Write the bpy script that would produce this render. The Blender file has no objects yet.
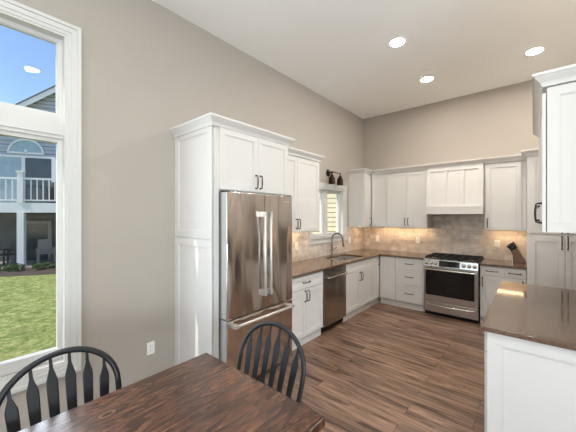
import bpy, bmesh, math, random
from mathutils import Vector, Matrix
PI = math.pi
random.seed(7)
SC = bpy.context.scene
COL = SC.collection

# ---------------------------------------------------------------- camera
FPX, YAW, CX, CY, CZ = 285.99, 0.70893, 2.7895, -5.7488, 1.6316
cam_data = bpy.data.cameras.new('camera')
cam = bpy.data.objects.new('camera', cam_data)
COL.objects.link(cam)
cam.location = (CX, CY, CZ)
cam.rotation_euler = (PI / 2, 0, YAW)
cam_data.sensor_width = 36.0
cam_data.lens = 36.0 * FPX / 576.0
cam_data.shift_y = -(216 - 215.07) / 576.0
cam_data.clip_start = 0.05
cam_data.clip_end = 300
SC.camera = cam

# ---------------------------------------------------------------- colour management
SC.view_settings.view_transform = 'Standard'
SC.view_settings.look = 'None'
SC.view_settings.gamma = 1
SC.view_settings.use_curve_mapping = False
SC.view_settings.exposure = 0.15
SC.cycles.max_bounces = 10
SC.cycles.diffuse_bounces = 6
SC.cycles.transparent_max_bounces = 16
SC.cycles.use_denoising = True
SC.cycles.caustics_reflective = False
SC.cycles.sample_clamp_indirect = 6

# ---------------------------------------------------------------- world: clear blue sky
W = bpy.data.worlds.new('world'); SC.world = W; W.use_nodes = True
wn, wl = W.node_tree.nodes, W.node_tree.links
wn.clear()
w_out = wn.new('ShaderNodeOutputWorld'); w_bg = wn.new('ShaderNodeBackground')
w_sky = wn.new('ShaderNodeTexSky')
w_sky.sky_type = 'NISHITA'
w_sky.sun_disc = False
w_sky.sun_elevation = math.radians(58)
w_sky.sun_rotation = math.radians(202)
w_sky.air_density = 1.0; w_sky.dust_density = 0.0; w_sky.ozone_density = 3.5
w_bg.inputs['Strength'].default_value = 0.20
wl.new(w_sky.outputs[0], w_bg.inputs[0]); wl.new(w_bg.outputs[0], w_out.inputs[0])

# ---------------------------------------------------------------- sun, grazing along the window wall
sd = bpy.data.lights.new('sun', 'SUN'); sun = bpy.data.objects.new('sun', sd); COL.objects.link(sun)
sd.energy = 5.0; sd.angle = math.radians(0.53); sd.color = (1.0, 0.95, 0.88)
sun.location = (-4, -8, 12)
sun.rotation_euler = Vector((0.33, 0.845, -1.0)).to_track_quat('-Z', 'Y').to_euler()

def area_light(name, loc, direction, sx, sy, power, color):
    d = bpy.data.lights.new(name, 'AREA'); o = bpy.data.objects.new(name, d); COL.objects.link(o)
    d.shape = 'RECTANGLE'; d.size = sx; d.size_y = sy; d.energy = power; d.color = color
    o.location = loc; o.rotation_euler = Vector(direction).to_track_quat('-Z', 'Y').to_euler()
    return o
# area lights added as daylight; unseen rear and patio ones tilt up at ceiling
area_light('fill_rear_window', (1.7, -9.45, 1.6), (0, 1, 1.6), 2.6, 2.2, 62, (0.80, 0.91, 1.0))
area_light('fill_patio_door', (7.35, -7.4, 1.3), (-1, 0.35, 1.3), 3.0, 2.3, 380, (0.80, 0.91, 1.0))
area_light('daylight_side_window', (0.12, -5.45, 1.75), (1, 0.0, 0), 0.5, 2.3, 30, (0.80, 0.91, 1.0))

# ================================================================ helpers
def srgb(h):
    h = h.lstrip('#'); c = [int(h[i:i + 2], 16) / 255 for i in (0, 2, 4)]
    return tuple(x / 12.92 if x <= 0.04045 else ((x + 0.055) / 1.055) ** 2.4 for x in c) + (1,)

class NT:
    def __init__(s, name):
        s.m = bpy.data.materials.new(name); s.m.use_nodes = True
        s.t = s.m.node_tree; s.n = s.t.nodes; s.l = s.t.links
        s.b = s.n['Principled BSDF']
    def new(s, t, **k):
        n = s.n.new(t)
        for a, v in k.items(): setattr(n, a, v)
        return n
    def coord(s, scale=(1, 1, 1), rot=(0, 0, 0), loc=(0, 0, 0)):
        tc = s.new('ShaderNodeTexCoord'); mp = s.new('ShaderNodeMapping')
        mp.inputs['Scale'].default_value = scale; mp.inputs['Rotation'].default_value = rot; mp.inputs['Location'].default_value = loc
        s.l.new(tc.outputs['Object'], mp.inputs['Vector']); return mp.outputs['Vector']
    def noise(s, vec, scale, detail=4, rough=0.55, dist=0.0):
        n = s.new('ShaderNodeTexNoise'); n.inputs['Scale'].default_value = scale
        n.inputs['Detail'].default_value = detail; n.inputs['Roughness'].default_value = rough; n.inputs['Distortion'].default_value = dist
        s.l.new(vec, n.inputs['Vector']); return n.outputs['Fac']
    def ramp(s, fac, stops):
        r = s.new('ShaderNodeValToRGB'); e = r.color_ramp.elements
        while len(e) < len(stops): e.new(0.5)
        for el, (p, c) in zip(e, stops): el.position = p; el.color = c
        s.l.new(fac, r.inputs['Fac']); return r.outputs['Color']
    def mix(s, fac, a, b, mode='MIX'):
        m = s.new('ShaderNodeMix', data_type='RGBA', blend_type=mode)
        for sock, v in ((m.inputs[0], fac), (m.inputs[6], a), (m.inputs[7], b)):
            if isinstance(v, bpy.types.NodeSocket): s.l.new(v, sock)
            else: sock.default_value = v
        return m.outputs[2]
    def bump(s, h, strength=0.2, dist=0.01):
        b = s.new('ShaderNodeBump'); b.inputs['Strength'].default_value = strength; b.inputs['Distance'].default_value = dist
        s.l.new(h, b.inputs['Height']); s.l.new(b.outputs[0], s.b.inputs['Normal'])
    def set(s, **k):
        for a, v in k.items():
            sock = s.b.inputs[a.replace('_', ' ')]
            if isinstance(v, bpy.types.NodeSocket): s.l.new(v, sock)
            else: sock.default_value = v
        return s

def plain(name, col, rough=0.5, metal=0.0, var=0.03, vscale=6.0, bump=0.0, coat=0.0):
    t = NT(name); c = srgb(col)
    v = t.coord()
    f = t.noise(v, vscale, 3)
    a = tuple(x * (1 - var) for x in c[:3]) + (1,); b = tuple(min(1, x * (1 + var)) for x in c[:3]) + (1,)
    t.set(Base_Color=t.ramp(f, [(0.3, a), (0.7, b)]), Roughness=rough, Metallic=metal, Coat_Weight=coat)
    if bump: t.bump(t.noise(v, 180, 2), bump, 0.002)
    return t.m

M = {}
M['wall'] = plain('painted_greige_wall', '#AEA69C', 0.85, var=0.012, vscale=2, bump=0.08)
M['ceiling'] = plain('painted_ceiling', '#F8F8F5', 0.9, var=0.01, vscale=2, bump=0.15)
M['cab'] = plain('white_cabinet_paint', '#D8D6D2', 0.38, var=0.008)
M['trim'] = plain('white_trim_paint', '#D1D0CC', 0.35, var=0.006)
M['bronze'] = plain('dark_bronze_metal', '#3A322C', 0.35, 0.9, var=0.1)
M['blackmetal'] = plain('black_metal', '#1B1A19', 0.42, 0.6, var=0.1)
M['castiron'] = plain('cast_iron', '#1E1B19', 0.6, 0.2, var=0.1)
M['plastic'] = plain('white_plastic', '#F3F1EC', 0.35, var=0.004)
M['slot'] = plain('dark_slot', '#5A5650', 0.6)
M['blackglass'] = plain('black_oven_glass', '#0B0B0C', 0.06, var=0.0)
M['chrome'] = plain('brushed_nickel', '#C9C5BE', 0.22, 1.0, var=0.03)
M['handle_steel'] = plain('satin_appliance_handle', '#DAD8D4', 0.38, 0.75)
M['faucet'] = plain('dark_brushed_nickel', '#8C867F', 0.25, 1.0, var=0.05)
M['sink'] = plain('sink_steel', '#D6D4D0', 0.34, 0.8, var=0.04)
M['chair'] = plain('black_painted_wood', '#15161A', 0.42, var=0.25, vscale=14)
M['knifewood'] = plain('dark_block_wood', '#6E5441', 0.5, var=0.2, vscale=20)
M['black'] = plain('black_rubber', '#141414', 0.6)
M['shade'] = plain('oil_rubbed_bronze', '#2A1E19', 0.35, 0.8, var=0.15)

def steel(name, col, rough, axis_scale, wave=0.0):
    t = NT(name); c = srgb(col); v = t.coord(scale=axis_scale)
    f = t.noise(v, 1.0, 5, 0.6)
    a = tuple(x * 0.93 for x in c[:3]) + (1,); b = tuple(min(1, x * 1.07) for x in c[:3]) + (1,)
    t.set(Base_Color=t.ramp(f, [(0.35, a), (0.65, b)]), Metallic=1.0, Roughness=rough)
    wv = t.noise(t.coord(scale=(1.0, 3.2, 0.9)), 1.0, 1, 0.4)
    t.bump(wv, 0.5, wave)
    return t.m
M['steel_h'] = steel('brushed_stainless_horizontal', '#BDB8B2', 0.22, (4, 4, 260), 0.006)
M['steel_v'] = steel('brushed_stainless_vertical', '#D6CCC3', 0.17, (120, 120, 3), 0.3)

M['steel_dw'] = steel('brushed_stainless_dishwasher', '#B5AEA8', 0.24, (120, 120, 3), 0.03)

def floor_mat():
    t = NT('wood_plank_floor')
    v = t.coord()
    br = t.new('ShaderNodeTexBrick'); t.l.new(v, br.inputs['Vector'])
    br.offset = 0.37; br.offset_frequency = 2; br.squash = 1.0
    for k, x in (('Scale', 1.0), ('Mortar Size', 0.0016), ('Mortar Smooth', 0.1), ('Bias', 0.0), ('Brick Width', 1.22), ('Row Height', 0.152)):
        br.inputs[k].default_value = x
    br.inputs['Color1'].default_value = (0, 0, 0, 1); br.inputs['Color2'].default_value = (1, 1, 1, 1); br.inputs['Mortar'].default_value = (0, 0, 0, 1)
    # grain coordinates shifted per plank
    add = t.new('ShaderNodeVectorMath', operation='MULTIPLY_ADD')
    t.l.new(br.outputs['Color'], add.inputs[0]); add.inputs[1].default_value = (7.0, 3.0, 1.0); t.l.new(v, add.inputs[2])
    mp = t.new('ShaderNodeMapping'); mp.inputs['Scale'].default_value = (1.7, 17, 1); t.l.new(add.outputs[0], mp.inputs[0])
    g1 = t.noise(mp.outputs[0], 1.0, 6, 0.62, 0.8)
    mp2 = t.new('ShaderNodeMapping'); mp2.inputs['Scale'].default_value = (3, 90, 1); t.l.new(add.outputs[0], mp2.inputs[0])
    g2 = t.noise(mp2.outputs[0], 1.0, 3, 0.6)
    c = t.ramp(g1, [(0.32, srgb('#453229')), (0.46, srgb('#7A6050')), (0.6, srgb('#9A7C68')), (0.78, srgb('#B5967F'))])
    tone = t.ramp(br.outputs['Color'], [(0.0, (0.76, 0.75, 0.74, 1)), (1.0, (1.06, 1.05, 1.04, 1))])
    c = t.mix(1.0, c, tone, 'MULTIPLY')
    c = t.mix(0.35, c, t.ramp(g2, [(0.35, (0.55, 0.52, 0.5, 1)), (0.65, (1.1, 1.1, 1.1, 1))]), 'MULTIPLY')
    c = t.mix(br.outputs['Fac'], c, srgb('#2A1C15'))
    t.set(Base_Color=c, Roughness=0.38)
    t.bump(g2, 0.08, 0.002)
    return t.m
M['floor'] = floor_mat()

def table_mat():
    t = NT('dark_stained_knotty_pine')
    v = t.coord()
    sw = t.new('ShaderNodeMapping'); sw.inputs['Rotation'].default_value = (0, 0, PI / 2); t.l.new(v, sw.inputs[0])
    br = t.new('ShaderNodeTexBrick'); t.l.new(sw.outputs[0], br.inputs['Vector'])
    br.offset = 0.5
    for k, x in (('Scale', 1.0), ('Mortar Size', 0.0012), ('Mortar Smooth', 0.3), ('Bias', 0.0), ('Brick Width', 9.0), ('Row Height', 0.1835)):
        br.inputs[k].default_value = x
    br.inputs['Color1'].default_value = (0, 0, 0, 1); br.inputs['Color2'].default_value = (1, 1, 1, 1); br.inputs['Mortar'].default_value = (0.5, 0.5, 0.5, 1)
    add = t.new('ShaderNodeVectorMath', operation='MULTIPLY_ADD')
    t.l.new(br.outputs['Color'], add.inputs[0]); add.inputs[1].default_value = (2.0, 5.0, 1.0); t.l.new(v, add.inputs[2])
    mp = t.new('ShaderNodeMapping'); mp.inputs['Scale'].default_value = (22, 4.5, 1); t.l.new(add.outputs[0], mp.inputs[0])
    g1 = t.noise(mp.outputs[0], 1.0, 7, 0.7, 2.2)
    g3 = t.noise(v, 4.0, 4, 0.6)
    mp2 = t.new('ShaderNodeMapping'); mp2.inputs['Scale'].default_value = (90, 5, 1); t.l.new(add.outputs[0], mp2.inputs[0])
    g2 = t.noise(mp2.outputs[0], 1.0, 3, 0.6)
    c = t.ramp(g1, [(0.30, srgb('#22140E')), (0.45, srgb('#462C20')), (0.6, srgb('#6D4935')), (0.78, srgb('#98704F'))])
    c = t.mix(1.0, c, t.ramp(g3, [(0.3, (0.5, 0.47, 0.45, 1)), (0.7, (1.15, 1.12, 1.1, 1))]), 'MULTIPLY')
    c = t.mix(0.3, c, t.ramp(g2, [(0.3, (0.5, 0.48, 0.46, 1)), (0.65, (1.1, 1.1, 1.1, 1))]), 'MULTIPLY')
    # knots
    vo = t.new('ShaderNodeTexVoronoi'); vo.feature = 'F1'; vo.inputs['Scale'].default_value = 2.6
    mp3 = t.new('ShaderNodeMapping'); mp3.inputs['Scale'].default_value = (1.6, 0.9, 1); t.l.new(add.outputs[0], mp3.inputs[0]); t.l.new(mp3.outputs[0], vo.inputs['Vector'])
    rings = t.new('ShaderNodeMath', operation='MULTIPLY'); t.l.new(vo.outputs['Distance'], rings.inputs[0]); rings.inputs[1].default_value = 75
    si = t.new('ShaderNodeMath', operation='SINE'); t.l.new(rings.outputs[0], si.inputs[0])
    near = t.ramp(vo.outputs['Distance'], [(0.0, (1, 1, 1, 1)), (0.16, (0, 0, 0, 1))])
    sharp = t.ramp(si.outputs[0], [(0.55, (0, 0, 0, 1)), (0.98, (1, 1, 1, 1))])
    kf = t.mix(1.0, near, sharp, 'MULTIPLY')
    c = t.mix(kf, c, srgb('#A57C58'))
    dark = t.ramp(vo.outputs['Distance'], [(0.015, (1, 1, 1, 1)), (0.05, (0, 0, 0, 1))])
    c = t.mix(dark, c, srgb('#1A0E09'))
    sm = t.new('ShaderNodeMath', operation='MULTIPLY'); t.l.new(br.outputs['Fac'], sm.inputs[0]); t.l.new(t.ramp(t.noise(v, 7, 2), [(0.42, (0, 0, 0, 1)), (0.62, (1, 1, 1, 1))]), sm.inputs[1])
    c = t.mix(sm.outputs[0], c, srgb('#A07A5C'))
    t.set(Base_Color=c, Roughness=0.27, Coat_Weight=0.25, Coat_Roughness=0.22)
    t.bump(g2, 0.1, 0.002)
    return t.m
M['table'] = table_mat()

def quartz_mat():
    t = NT('brown_grey_quartz')
    v = t.coord()
    a = t.noise(v, 60, 3, 0.7); b = t.noise(v, 9, 3, 0.5); 
    c = t.ramp(a, [(0.3, srgb('#4A3A30')), (0.5, srgb('#624C3C')), (0.72, srgb('#836A56'))])
    c = t.mix(0.3, c, t.ramp(b, [(0.3, srgb('#574638')), (0.7, srgb('#745E4B'))]))
    t.set(Base_Color=c, Roughness=0.08, Specular_IOR_Level=0.95)
    return t.m
M['quartz'] = quartz_mat()
M['quartz_edge'] = M['quartz']

def tile_mat(name, rot):
    t = NT(name)
    v = t.coord(rot=rot)
    br = t.new('ShaderNodeTexBrick'); t.l.new(v, br.inputs['Vector'])
    br.offset = 0.5
    for k, x in (('Scale', 1.0), ('Mortar Size', 0.0018), ('Mortar Smooth', 0.2), ('Bias', 0.0), ('Brick Width', 0.305), ('Row Height', 0.0765)):
        br.inputs[k].default_value = x
    br.inputs['Color1'].default_value = (0, 0, 0, 1); br.inputs['Color2'].default_value = (1, 1, 1, 1); br.inputs['Mortar'].default_value = (0.5, 0.5, 0.5, 1)
    f = t.noise(v, 11, 5, 0.65, 0.6)
    c = t.ramp(f, [(0.3, srgb('#BDAFA2')), (0.5, srgb('#D6CBBF')), (0.7, srgb('#E6DED4'))])
    c = t.mix(1.0, c, t.ramp(br.outputs['Color'], [(0.0, (0.78, 0.75, 0.73, 1)), (1.0, (1.08, 1.07, 1.06, 1))]), 'MULTIPLY')
    c = t.mix(br.outputs['Fac'], c, srgb('#C8BDB2'))
    t.set(Base_Color=c, Roughness=0.35)
    inv = t.new('ShaderNodeMath', operation='SUBTRACT'); inv.inputs[0].default_value = 1; t.l.new(br.outputs['Fac'], inv.inputs[1])
    t.bump(inv.outputs[0], 0.3, 0.002)
    return t.m
M['tile_back'] = tile_mat('stone_subway_tile_back', (PI / 2, 0, 0))
# left wall: texture x must follow world Y, texture y world Z
def tile_left():
    m = tile_mat('stone_subway_tile_left', (0, 0, 0)); nt = m.node_tree
    mp = [n for n in nt.nodes if n.type == 'MAPPING'][0]; tc = [n for n in nt.nodes if n.type == 'TEX_COORD'][0]
    sep = nt.nodes.new('ShaderNodeSeparateXYZ'); cmb = nt.nodes.new('ShaderNodeCombineXYZ')
    nt.links.new(tc.outputs['Object'], sep.inputs[0]); nt.links.new(sep.outputs['Y'], cmb.inputs['X']); nt.links.new(sep.outputs['Z'], cmb.inputs['Y'])
    nt.links.new(cmb.outputs[0], mp.inputs['Vector'])
    return m
M['tile_left'] = tile_left()

def glass_mat(name, tint=(1, 1, 1, 1)):
    t = NT(name); t.n.remove(t.b)
    tr = t.new('ShaderNodeBsdfTransparent'); gl = t.new('ShaderNodeBsdfGlossy'); fr = t.new('ShaderNodeFresnel'); mx = t.new('ShaderNodeMixShader')
    tr.inputs[0].default_value = tint; gl.inputs['Roughness'].default_value = 0.0; fr.inputs[0].default_value = 1.45
    geo = t.new('ShaderNodeNewGeometry'); ior = t.new('ShaderNodeMix'); ior.inputs[2].default_value = 1.45; ior.inputs[3].default_value = 1 / 1.45
    t.l.new(geo.outputs['Backfacing'], ior.inputs[0]); t.l.new(ior.outputs[0], fr.inputs[0])
    t.l.new(fr.outputs[0], mx.inputs[0]); t.l.new(tr.outputs[0], mx.inputs[1]); t.l.new(gl.outputs[0], mx.inputs[2])
    t.l.new(mx.outputs[0], t.n['Material Output'].inputs[0]); return t.m
M['glass'] = glass_mat('window_glass')
def emit_mat(name, col, strength):
    t = NT(name); t.set(Base_Color=srgb(col), Emission_Color=srgb(col), Emission_Strength=strength); return t.m
M['can'] = emit_mat('downlight_lens', '#FFF6EC', 290)
M['strip'] = emit_mat('warm_led_strip', '#FFD9A8', 30)
M['display'] = plain('range_display', '#0A0A0B', 0.1)

def siding_mat(name, ca, cb, exposure):
    t = NT(name); tc = t.new('ShaderNodeTexCoord'); sep = t.new('ShaderNodeSeparateXYZ'); t.l.new(tc.outputs['Object'], sep.inputs[0])
    c = t.ramp(t.noise(t.coord(), 3, 3), [(0.3, srgb(ca)), (0.7, srgb(cb))])
    t.set(Base_Color=c, Roughness=0.7); return t.m
M['siding_grey'] = siding_mat('grey_lap_siding', '#AEB5BE', '#B8BFC8', 0.15)
M['siding_cream'] = siding_mat('cream_lap_siding', '#F0E2B8', '#F8ECC8', 0.13)
M['lap_shade'] = plain('painted_lap_shade', '#5C5F60', 0.85)  # dark colour painted behind the siding gaps as their shadow lines
M['ext_white'] = plain('exterior_white_trim', '#E8E9EA', 0.5)
M['shingle'] = plain('roof_shingles', '#6A6B6E', 0.9, var=0.2, vscale=30)
M['deckwood'] = plain('grey_deck_boards', '#9A9690', 0.8, var=0.1)
M['darkpane'] = plain('dark_window_pane', '#3E4A52', 0.06, var=0.15, vscale=2)
M['curtainpane'] = plain('pane_with_pale_curtain', '#9FB4BE', 0.15, var=0.12, vscale=4)
M['patio_grey'] = plain('grey_patio_wall', '#8A8880', 0.8, var=0.06)  # plain grey of the patio slab
M['mulch'] = plain('dark_mulch', '#4A3E36', 0.95, var=0.5, vscale=25)
M['shrub'] = plain('green_shrub_leaves', '#4C6630', 0.8, var=0.5, vscale=25)
M['tan'] = plain('tan_wood', '#A07A55', 0.7, var=0.1)
def lawn_mat():
    t = NT('lawn_grass'); v = t.coord()
    a = t.noise(v, 2.2, 6, 0.75); b = t.noise(v, 7, 8, 0.85)
    c = t.ramp(a, [(0.35, srgb('#5F7A2E')), (0.5, srgb('#869A48')), (0.62, srgb('#B0AE68')), (0.75, srgb('#C2B482'))])
    c = t.mix(0.7, c, t.ramp(b, [(0.38, srgb('#3C4F1A')), (0.5, srgb('#83904A')), (0.62, srgb('#CFC78A'))]))
    t.set(Base_Color=c, Roughness=0.95); t.bump(b, 0.8, 0.05); return t.m
M['lawn'] = lawn_mat()

# ---------------------------------------------------------------- mesh builder
class MB:
    def __init__(s): s.v = []; s.f = []; s.smooth = []
    def add(s, vs, fs, smooth=False):
        o = len(s.v); s.v += [tuple(v) for v in vs]; s.f += [tuple(i + o for i in f) for f in fs]; s.smooth += [smooth] * len(fs); return s
    def box(s, x0, x1, y0, y1, z0, z1):
        if x0 > x1: x0, x1 = x1, x0
        if y0 > y1: y0, y1 = y1, y0
        if z0 > z1: z0, z1 = z1, z0
        vs = [(x0, y0, z0), (x1, y0, z0), (x1, y1, z0), (x0, y1, z0), (x0, y0, z1), (x1, y0, z1), (x1, y1, z1), (x0, y1, z1)]
        return s.add(vs, [(0, 3, 2, 1), (4, 5, 6, 7), (0, 1, 5, 4), (1, 2, 6, 5), (2, 3, 7, 6), (3, 0, 4, 7)])
    def fbox(s, face, base, a0, a1, z0, z1, d0, d1):
        """box on a cabinet face: a = along the face, d = out of the face"""
        if face == '+X': return s.box(base + d0, base + d1, a0, a1, z0, z1)
        if face == '-X': return s.box(base - d0, base - d1, a0, a1, z0, z1)
        if face == '-Y': return s.box(a0, a1, base - d0, base - d1, z0, z1)
        if face == '+Y': return s.box(a0, a1, base + d0, base + d1, z0, z1)
    def loft(s, rings, smooth=False, cap=True):
        n = len(rings[0]); o = len(s.v); fs = []
        vs = [p for r in rings for p in r]
        for i in range(len(rings) - 1):
            for j in range(n):
                k = (j + 1) % n
                fs.append((i * n + j, i * n + k, (i + 1) * n + k, (i + 1) * n + j))
        s.add(vs, fs, smooth)
        if cap:
            s.f.append(tuple(o + j for j in reversed(range(n)))); s.f.append(tuple(o + (len(rings) - 1) * n + j for j in range(n))); s.smooth += [False, False]
        return s
    def tube(s, pts, r, n=10, smooth=True, rx=None):
        pts = [Vector(p) for p in pts]; rs = r if isinstance(r, (list, tuple)) else [r] * len(pts)
        rings = []; prev = None
        for i, p in enumerate(pts):
            a = pts[max(i - 1, 0)]; b = pts[min(i + 1, len(pts) - 1)]; t = (b - a).normalized()
            if prev is None:
                up = Vector((0, 0, 1)) if abs(t.z) < 0.9 else Vector((1, 0, 0))
                nrm = t.cross(up).normalized()
            else:
                nrm = (prev - t * prev.dot(t)).normalized()
            prev = nrm; bi = t.cross(nrm)
            rings.append([p + (nrm * math.cos(2 * PI * k / n) + bi * math.sin(2 * PI * k / n)) * rs[i] for k in range(n)])
        return s.loft(rings, smooth)
    def lathe(s, c, prof, n=24, axis='Z'):
        rings = []
        for r, h in prof:
            ring = []
            for k in range(n):
                a = 2 * PI * k / n; u, w = r * math.cos(a), r * math.sin(a)
                p = {'Z': (u, w, h), 'X': (h, u, w), 'Y': (w, h, u)}[axis]
                ring.append((c[0] + p[0], c[1] + p[1], c[2] + p[2]))
            rings.append(ring)
        return s.loft(rings, True)
    def prism(s, poly, axis, a0, a1):
        """poly in the plane orthogonal to axis, extruded a0..a1"""
        def mk(p, a): return {'X': (a, p[0], p[1]), 'Y': (p[0], a, p[1]), 'Z': (p[0], p[1], a)}[axis]
        return s.loft([[mk(p, a0) for p in poly], [mk(p, a1) for p in poly]])

def rectloft(mb, x0, x1, y0, y1, steps, ex):
    """steps: (z, offset); ex: offset multipliers (x0, x1, y0, y1)"""
    rings = []
    for z, o in steps:
        rings.append([(x0 - o * ex[0], y0 - o * ex[2], z), (x1 + o * ex[1], y0 - o * ex[2], z), (x1 + o * ex[1], y1 + o * ex[3], z), (x0 - o * ex[0], y1 + o * ex[3], z)])
    return mb.loft(rings)

def finish(o, bevel=0.0, seg=2):
    me = o.data
    bm = bmesh.new(); bm.from_mesh(me); bmesh.ops.recalc_face_normals(bm, faces=bm.faces); bm.to_mesh(me); bm.free()
    if bevel:
        md = o.modifiers.new('bevel', 'BEVEL'); md.width = bevel; md.segments = seg; md.limit_method = 'ANGLE'; md.angle_limit = math.radians(40)
        md.harden_normals = False

def mesh_obj(name, mb, mat, parent=None, origin=None, bevel=0.0):
    if origin is None: origin = Vector(parent['_w']) if parent is not None else Vector((0, 0, 0))
    me = bpy.data.meshes.new(name)
    me.from_pydata([tuple(Vector(v) - origin) for v in mb.v], [], mb.f)
    for p, sm in zip(me.polygons, mb.smooth): p.use_smooth = sm
    me.materials.append(M[mat] if isinstance(mat, str) else mat)
    o = bpy.data.objects.new(name, me); COL.objects.link(o)
    o['_w'] = tuple(origin)
    if parent is not None:
        o.parent = parent; o.location = origin - Vector(parent['_w'])
    else: o.location = origin
    finish(o, bevel)
    return o

def thing(name, label, cat, loc, group=None):
    o = bpy.data.objects.new(name, None); COL.objects.link(o); o.empty_display_size = 0.1
    o.location = loc; o['_w'] = tuple(Vector(loc)); o['label'] = label; o['category'] = cat
    if group: o['group'] = group
    return o
def tag(o, label, cat, group=None):
    o['label'] = label; o['category'] = cat
    if group: o['group'] = group
    return o
def struct(name, mb, mat, parent=None, bevel=0.0):
    o = mesh_obj(name, mb, mat, parent, bevel=bevel)
    if parent is None: o['kind'] = 'structure'
    return o

# ================================================================ room shell
H = 3.70
XR, YR = 7.6, -9.6
struct('floor', MB().box(-0.15, XR + 0.15, YR - 0.15, 0.15, -0.12, 0.0), 'floor')
struct('ceiling', MB().box(-0.15, XR + 0.15, YR - 0.15, 0.15, H, H + 0.12), 'ceiling')
def wall_with_holes(fixed0, fixed1, axis, a0, a1, z0, z1, holes):
    """wall along axis ('Y' or 'X') with rectangular holes (a0,a1,z0,z1)"""
    mb = MB()
    def b(p, q, r, t):
        if q - p < 1e-4 or t - r < 1e-4: return
        if axis == 'Y': mb.box(fixed0, fixed1, p, q, r, t)
        else: mb.box(p, q, fixed0, fixed1, r, t)
    cur = a0
    for (h0, h1, hz0, hz1) in sorted(holes):
        b(cur, h0, z0, z1); b(h0, h1, z0, hz0); b(h0, h1, hz1, z1); cur = h1
    b(cur, a1, z0, z1); return mb
W1 = (-5.73, -5.172, 0.47, 3.045)      # big window opening
W2 = (-1.90, -0.86, 1.24, 2.10)       # window over the sink
struct('wall_left', wall_with_holes(-0.15, 0, 'Y', YR, 0.0, 0, H, [W1, W2]), 'wall')
struct('wall_back', MB().box(-0.15, XR + 0.15, 0, 0.15, 0, H), 'wall')
struct('wall_front', wall_with_holes(YR - 0.15, YR, 'X', -0.15, XR + 0.15, 0, H, [(0.4, 3.0, 0.5, 2.7)]), 'wall')
struct('wall_right', wall_with_holes(XR, XR + 0.15, 'Y', YR, 0.0, 0, H, [(-8.9, -5.9, 0.0, 2.3)]), 'wall')
struct('wall_kitchen_right', MB().box(3.6, 3.72, -3.7, 0.0, 0, H), 'wall')
struct('baseboard_left', MB().box(0, 0.012, YR, -4.285, 0, 0.065).box(0, 0.008, YR, -4.285, 0.065, 0.08), 'trim')

# ---- windows
def casing(w, x0, inner, outer_off, sill=True):
    """profiled picture-frame casing on the left wall, stepped"""
    y0, y1, z0, z1 = inner
    mb = MB()
    for (o0, o1, t) in ((0.0, outer_off * 0.30, 0.012), (outer_off * 0.30, outer_off * 0.72, 0.020), (outer_off * 0.72, outer_off, 0.030)):
        mb.box(x0, x0 + t, y0 - o1, y1 + o1, z1 + o0, z1 + o1)
        mb.box(x0, x0 + t, y0 - o1, y1 + o1, z0 - o1, z0 - o0)
        mb.box(x0, x0 + t, y0 - o1, y0 - o0, z0 - o0, z1 + o0)
        mb.box(x0, x0 + t, y1 + o0, y1 + o1, z0 - o0, z1 + o0)
    return mb
def frame(mb, x0, x1, y0, y1, z0, z1, w):
    mb.box(x0, x1, y0, y1, z1 - w, z1).box(x0, x1, y0, y1, z0, z0 + w).box(x0, x1, y0, y0 + w, z0 + w, z1 - w).box(x0, x1, y1 - w, y1, z0 + w, z1 - w)
    return mb
w1 = bpy.data.objects.new('window_1', None); COL.objects.link(w1); w1.location = (0, -5.45, 0.47); w1['_w'] = (0, -5.45, 0.47); w1['kind'] = 'structure'
mesh_obj('window_casing', casing(w1, 0.0, W1, 0.088), 'trim', w1)
mb = MB(); frame(mb, -0.15, 0.004, W1[0], W1[1], W1[2], W1[3], 0.016)
mb.box(-0.13, -0.045, W1[0] + 0.016, W1[1] - 0.016, 2.235, 2.405).box(-0.045, -0.030, W1[0] + 0.016, W1[1] - 0.016, 2.26, 2.385)
mesh_obj('window_jamb', mb, 'trim', w1)
mb = MB(); frame(mb, -0.12, -0.07, W1[0] + 0.016, W1[1] - 0.016, 2.405, W1[3] - 0.016, 0.03)
frame(mb, -0.105, -0.082, W1[0] + 0.03, W1[1] - 0.03, 2.41, W1[3] - 0.03, 0.022)
mesh_obj('upper_sash', mb, 'trim', w1)
mb = MB(); frame(mb, -0.12, -0.07, W1[0] + 0.016, W1[1] - 0.016, W1[2] + 0.016, 2.235, 0.03)
mb.box(-0.12, -0.055, W1[0] + 0.04, W1[1] - 0.04, W1[2] + 0.03, 0.575)
mesh_obj('lower_sash', mb, 'trim', w1)
mesh_obj('pane', MB().box(-0.098, -0.094, W1[0] + 0.04, W1[1] - 0.04, 2.425, W1[3] - 0.04), 'glass', w1)
mesh_obj('pane', MB().box(-0.098, -0.094, W1[0] + 0.04, W1[1] - 0.04, 0.575, 2.222), 'glass', w1)

w2 = bpy.data.objects.new('window_2', None); COL.objects.link(w2); w2.location = (0, -1.38, 1.24); w2['_w'] = (0, -1.38, 1.24); w2['kind'] = 'structure'
mesh_obj('window_casing', casing(w2, 0.0, W2, 0.092), 'trim', w2)
mb = MB(); frame(mb, -0.15, 0.004, W2[0], W2[1], W2[2], W2[3], 0.016); mb.box(-0.13, -0.04, -1.44, -1.37, W2[2], W2[3])
mb.box(-0.03, 0.05, W2[0] - 0.03, W2[1] + 0.03, W2[2] - 0.004, W2[2] + 0.016)
mesh_obj('window_jamb', mb, 'trim', w2)
mb = MB(); frame(mb, -0.11, -0.06, -1.37, W2[1] - 0.016, W2[2] + 0.016, W2[3] - 0.016, 0.05)
mesh_obj('casement_sash', mb, 'trim', w2)
mb = MB(); frame(mb, -0.11, -0.06, W2[0] + 0.016, -1.44, W2[2] + 0.016, W2[3] - 0.016, 0.05)
mesh_obj('casement_sash', mb, 'trim', w2)
mesh_obj('pane', MB().box(-0.088, -0.084, -1.33, W2[1] - 0.06, W2[2] + 0.06, W2[3] - 0.06), 'glass', w2)
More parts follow.
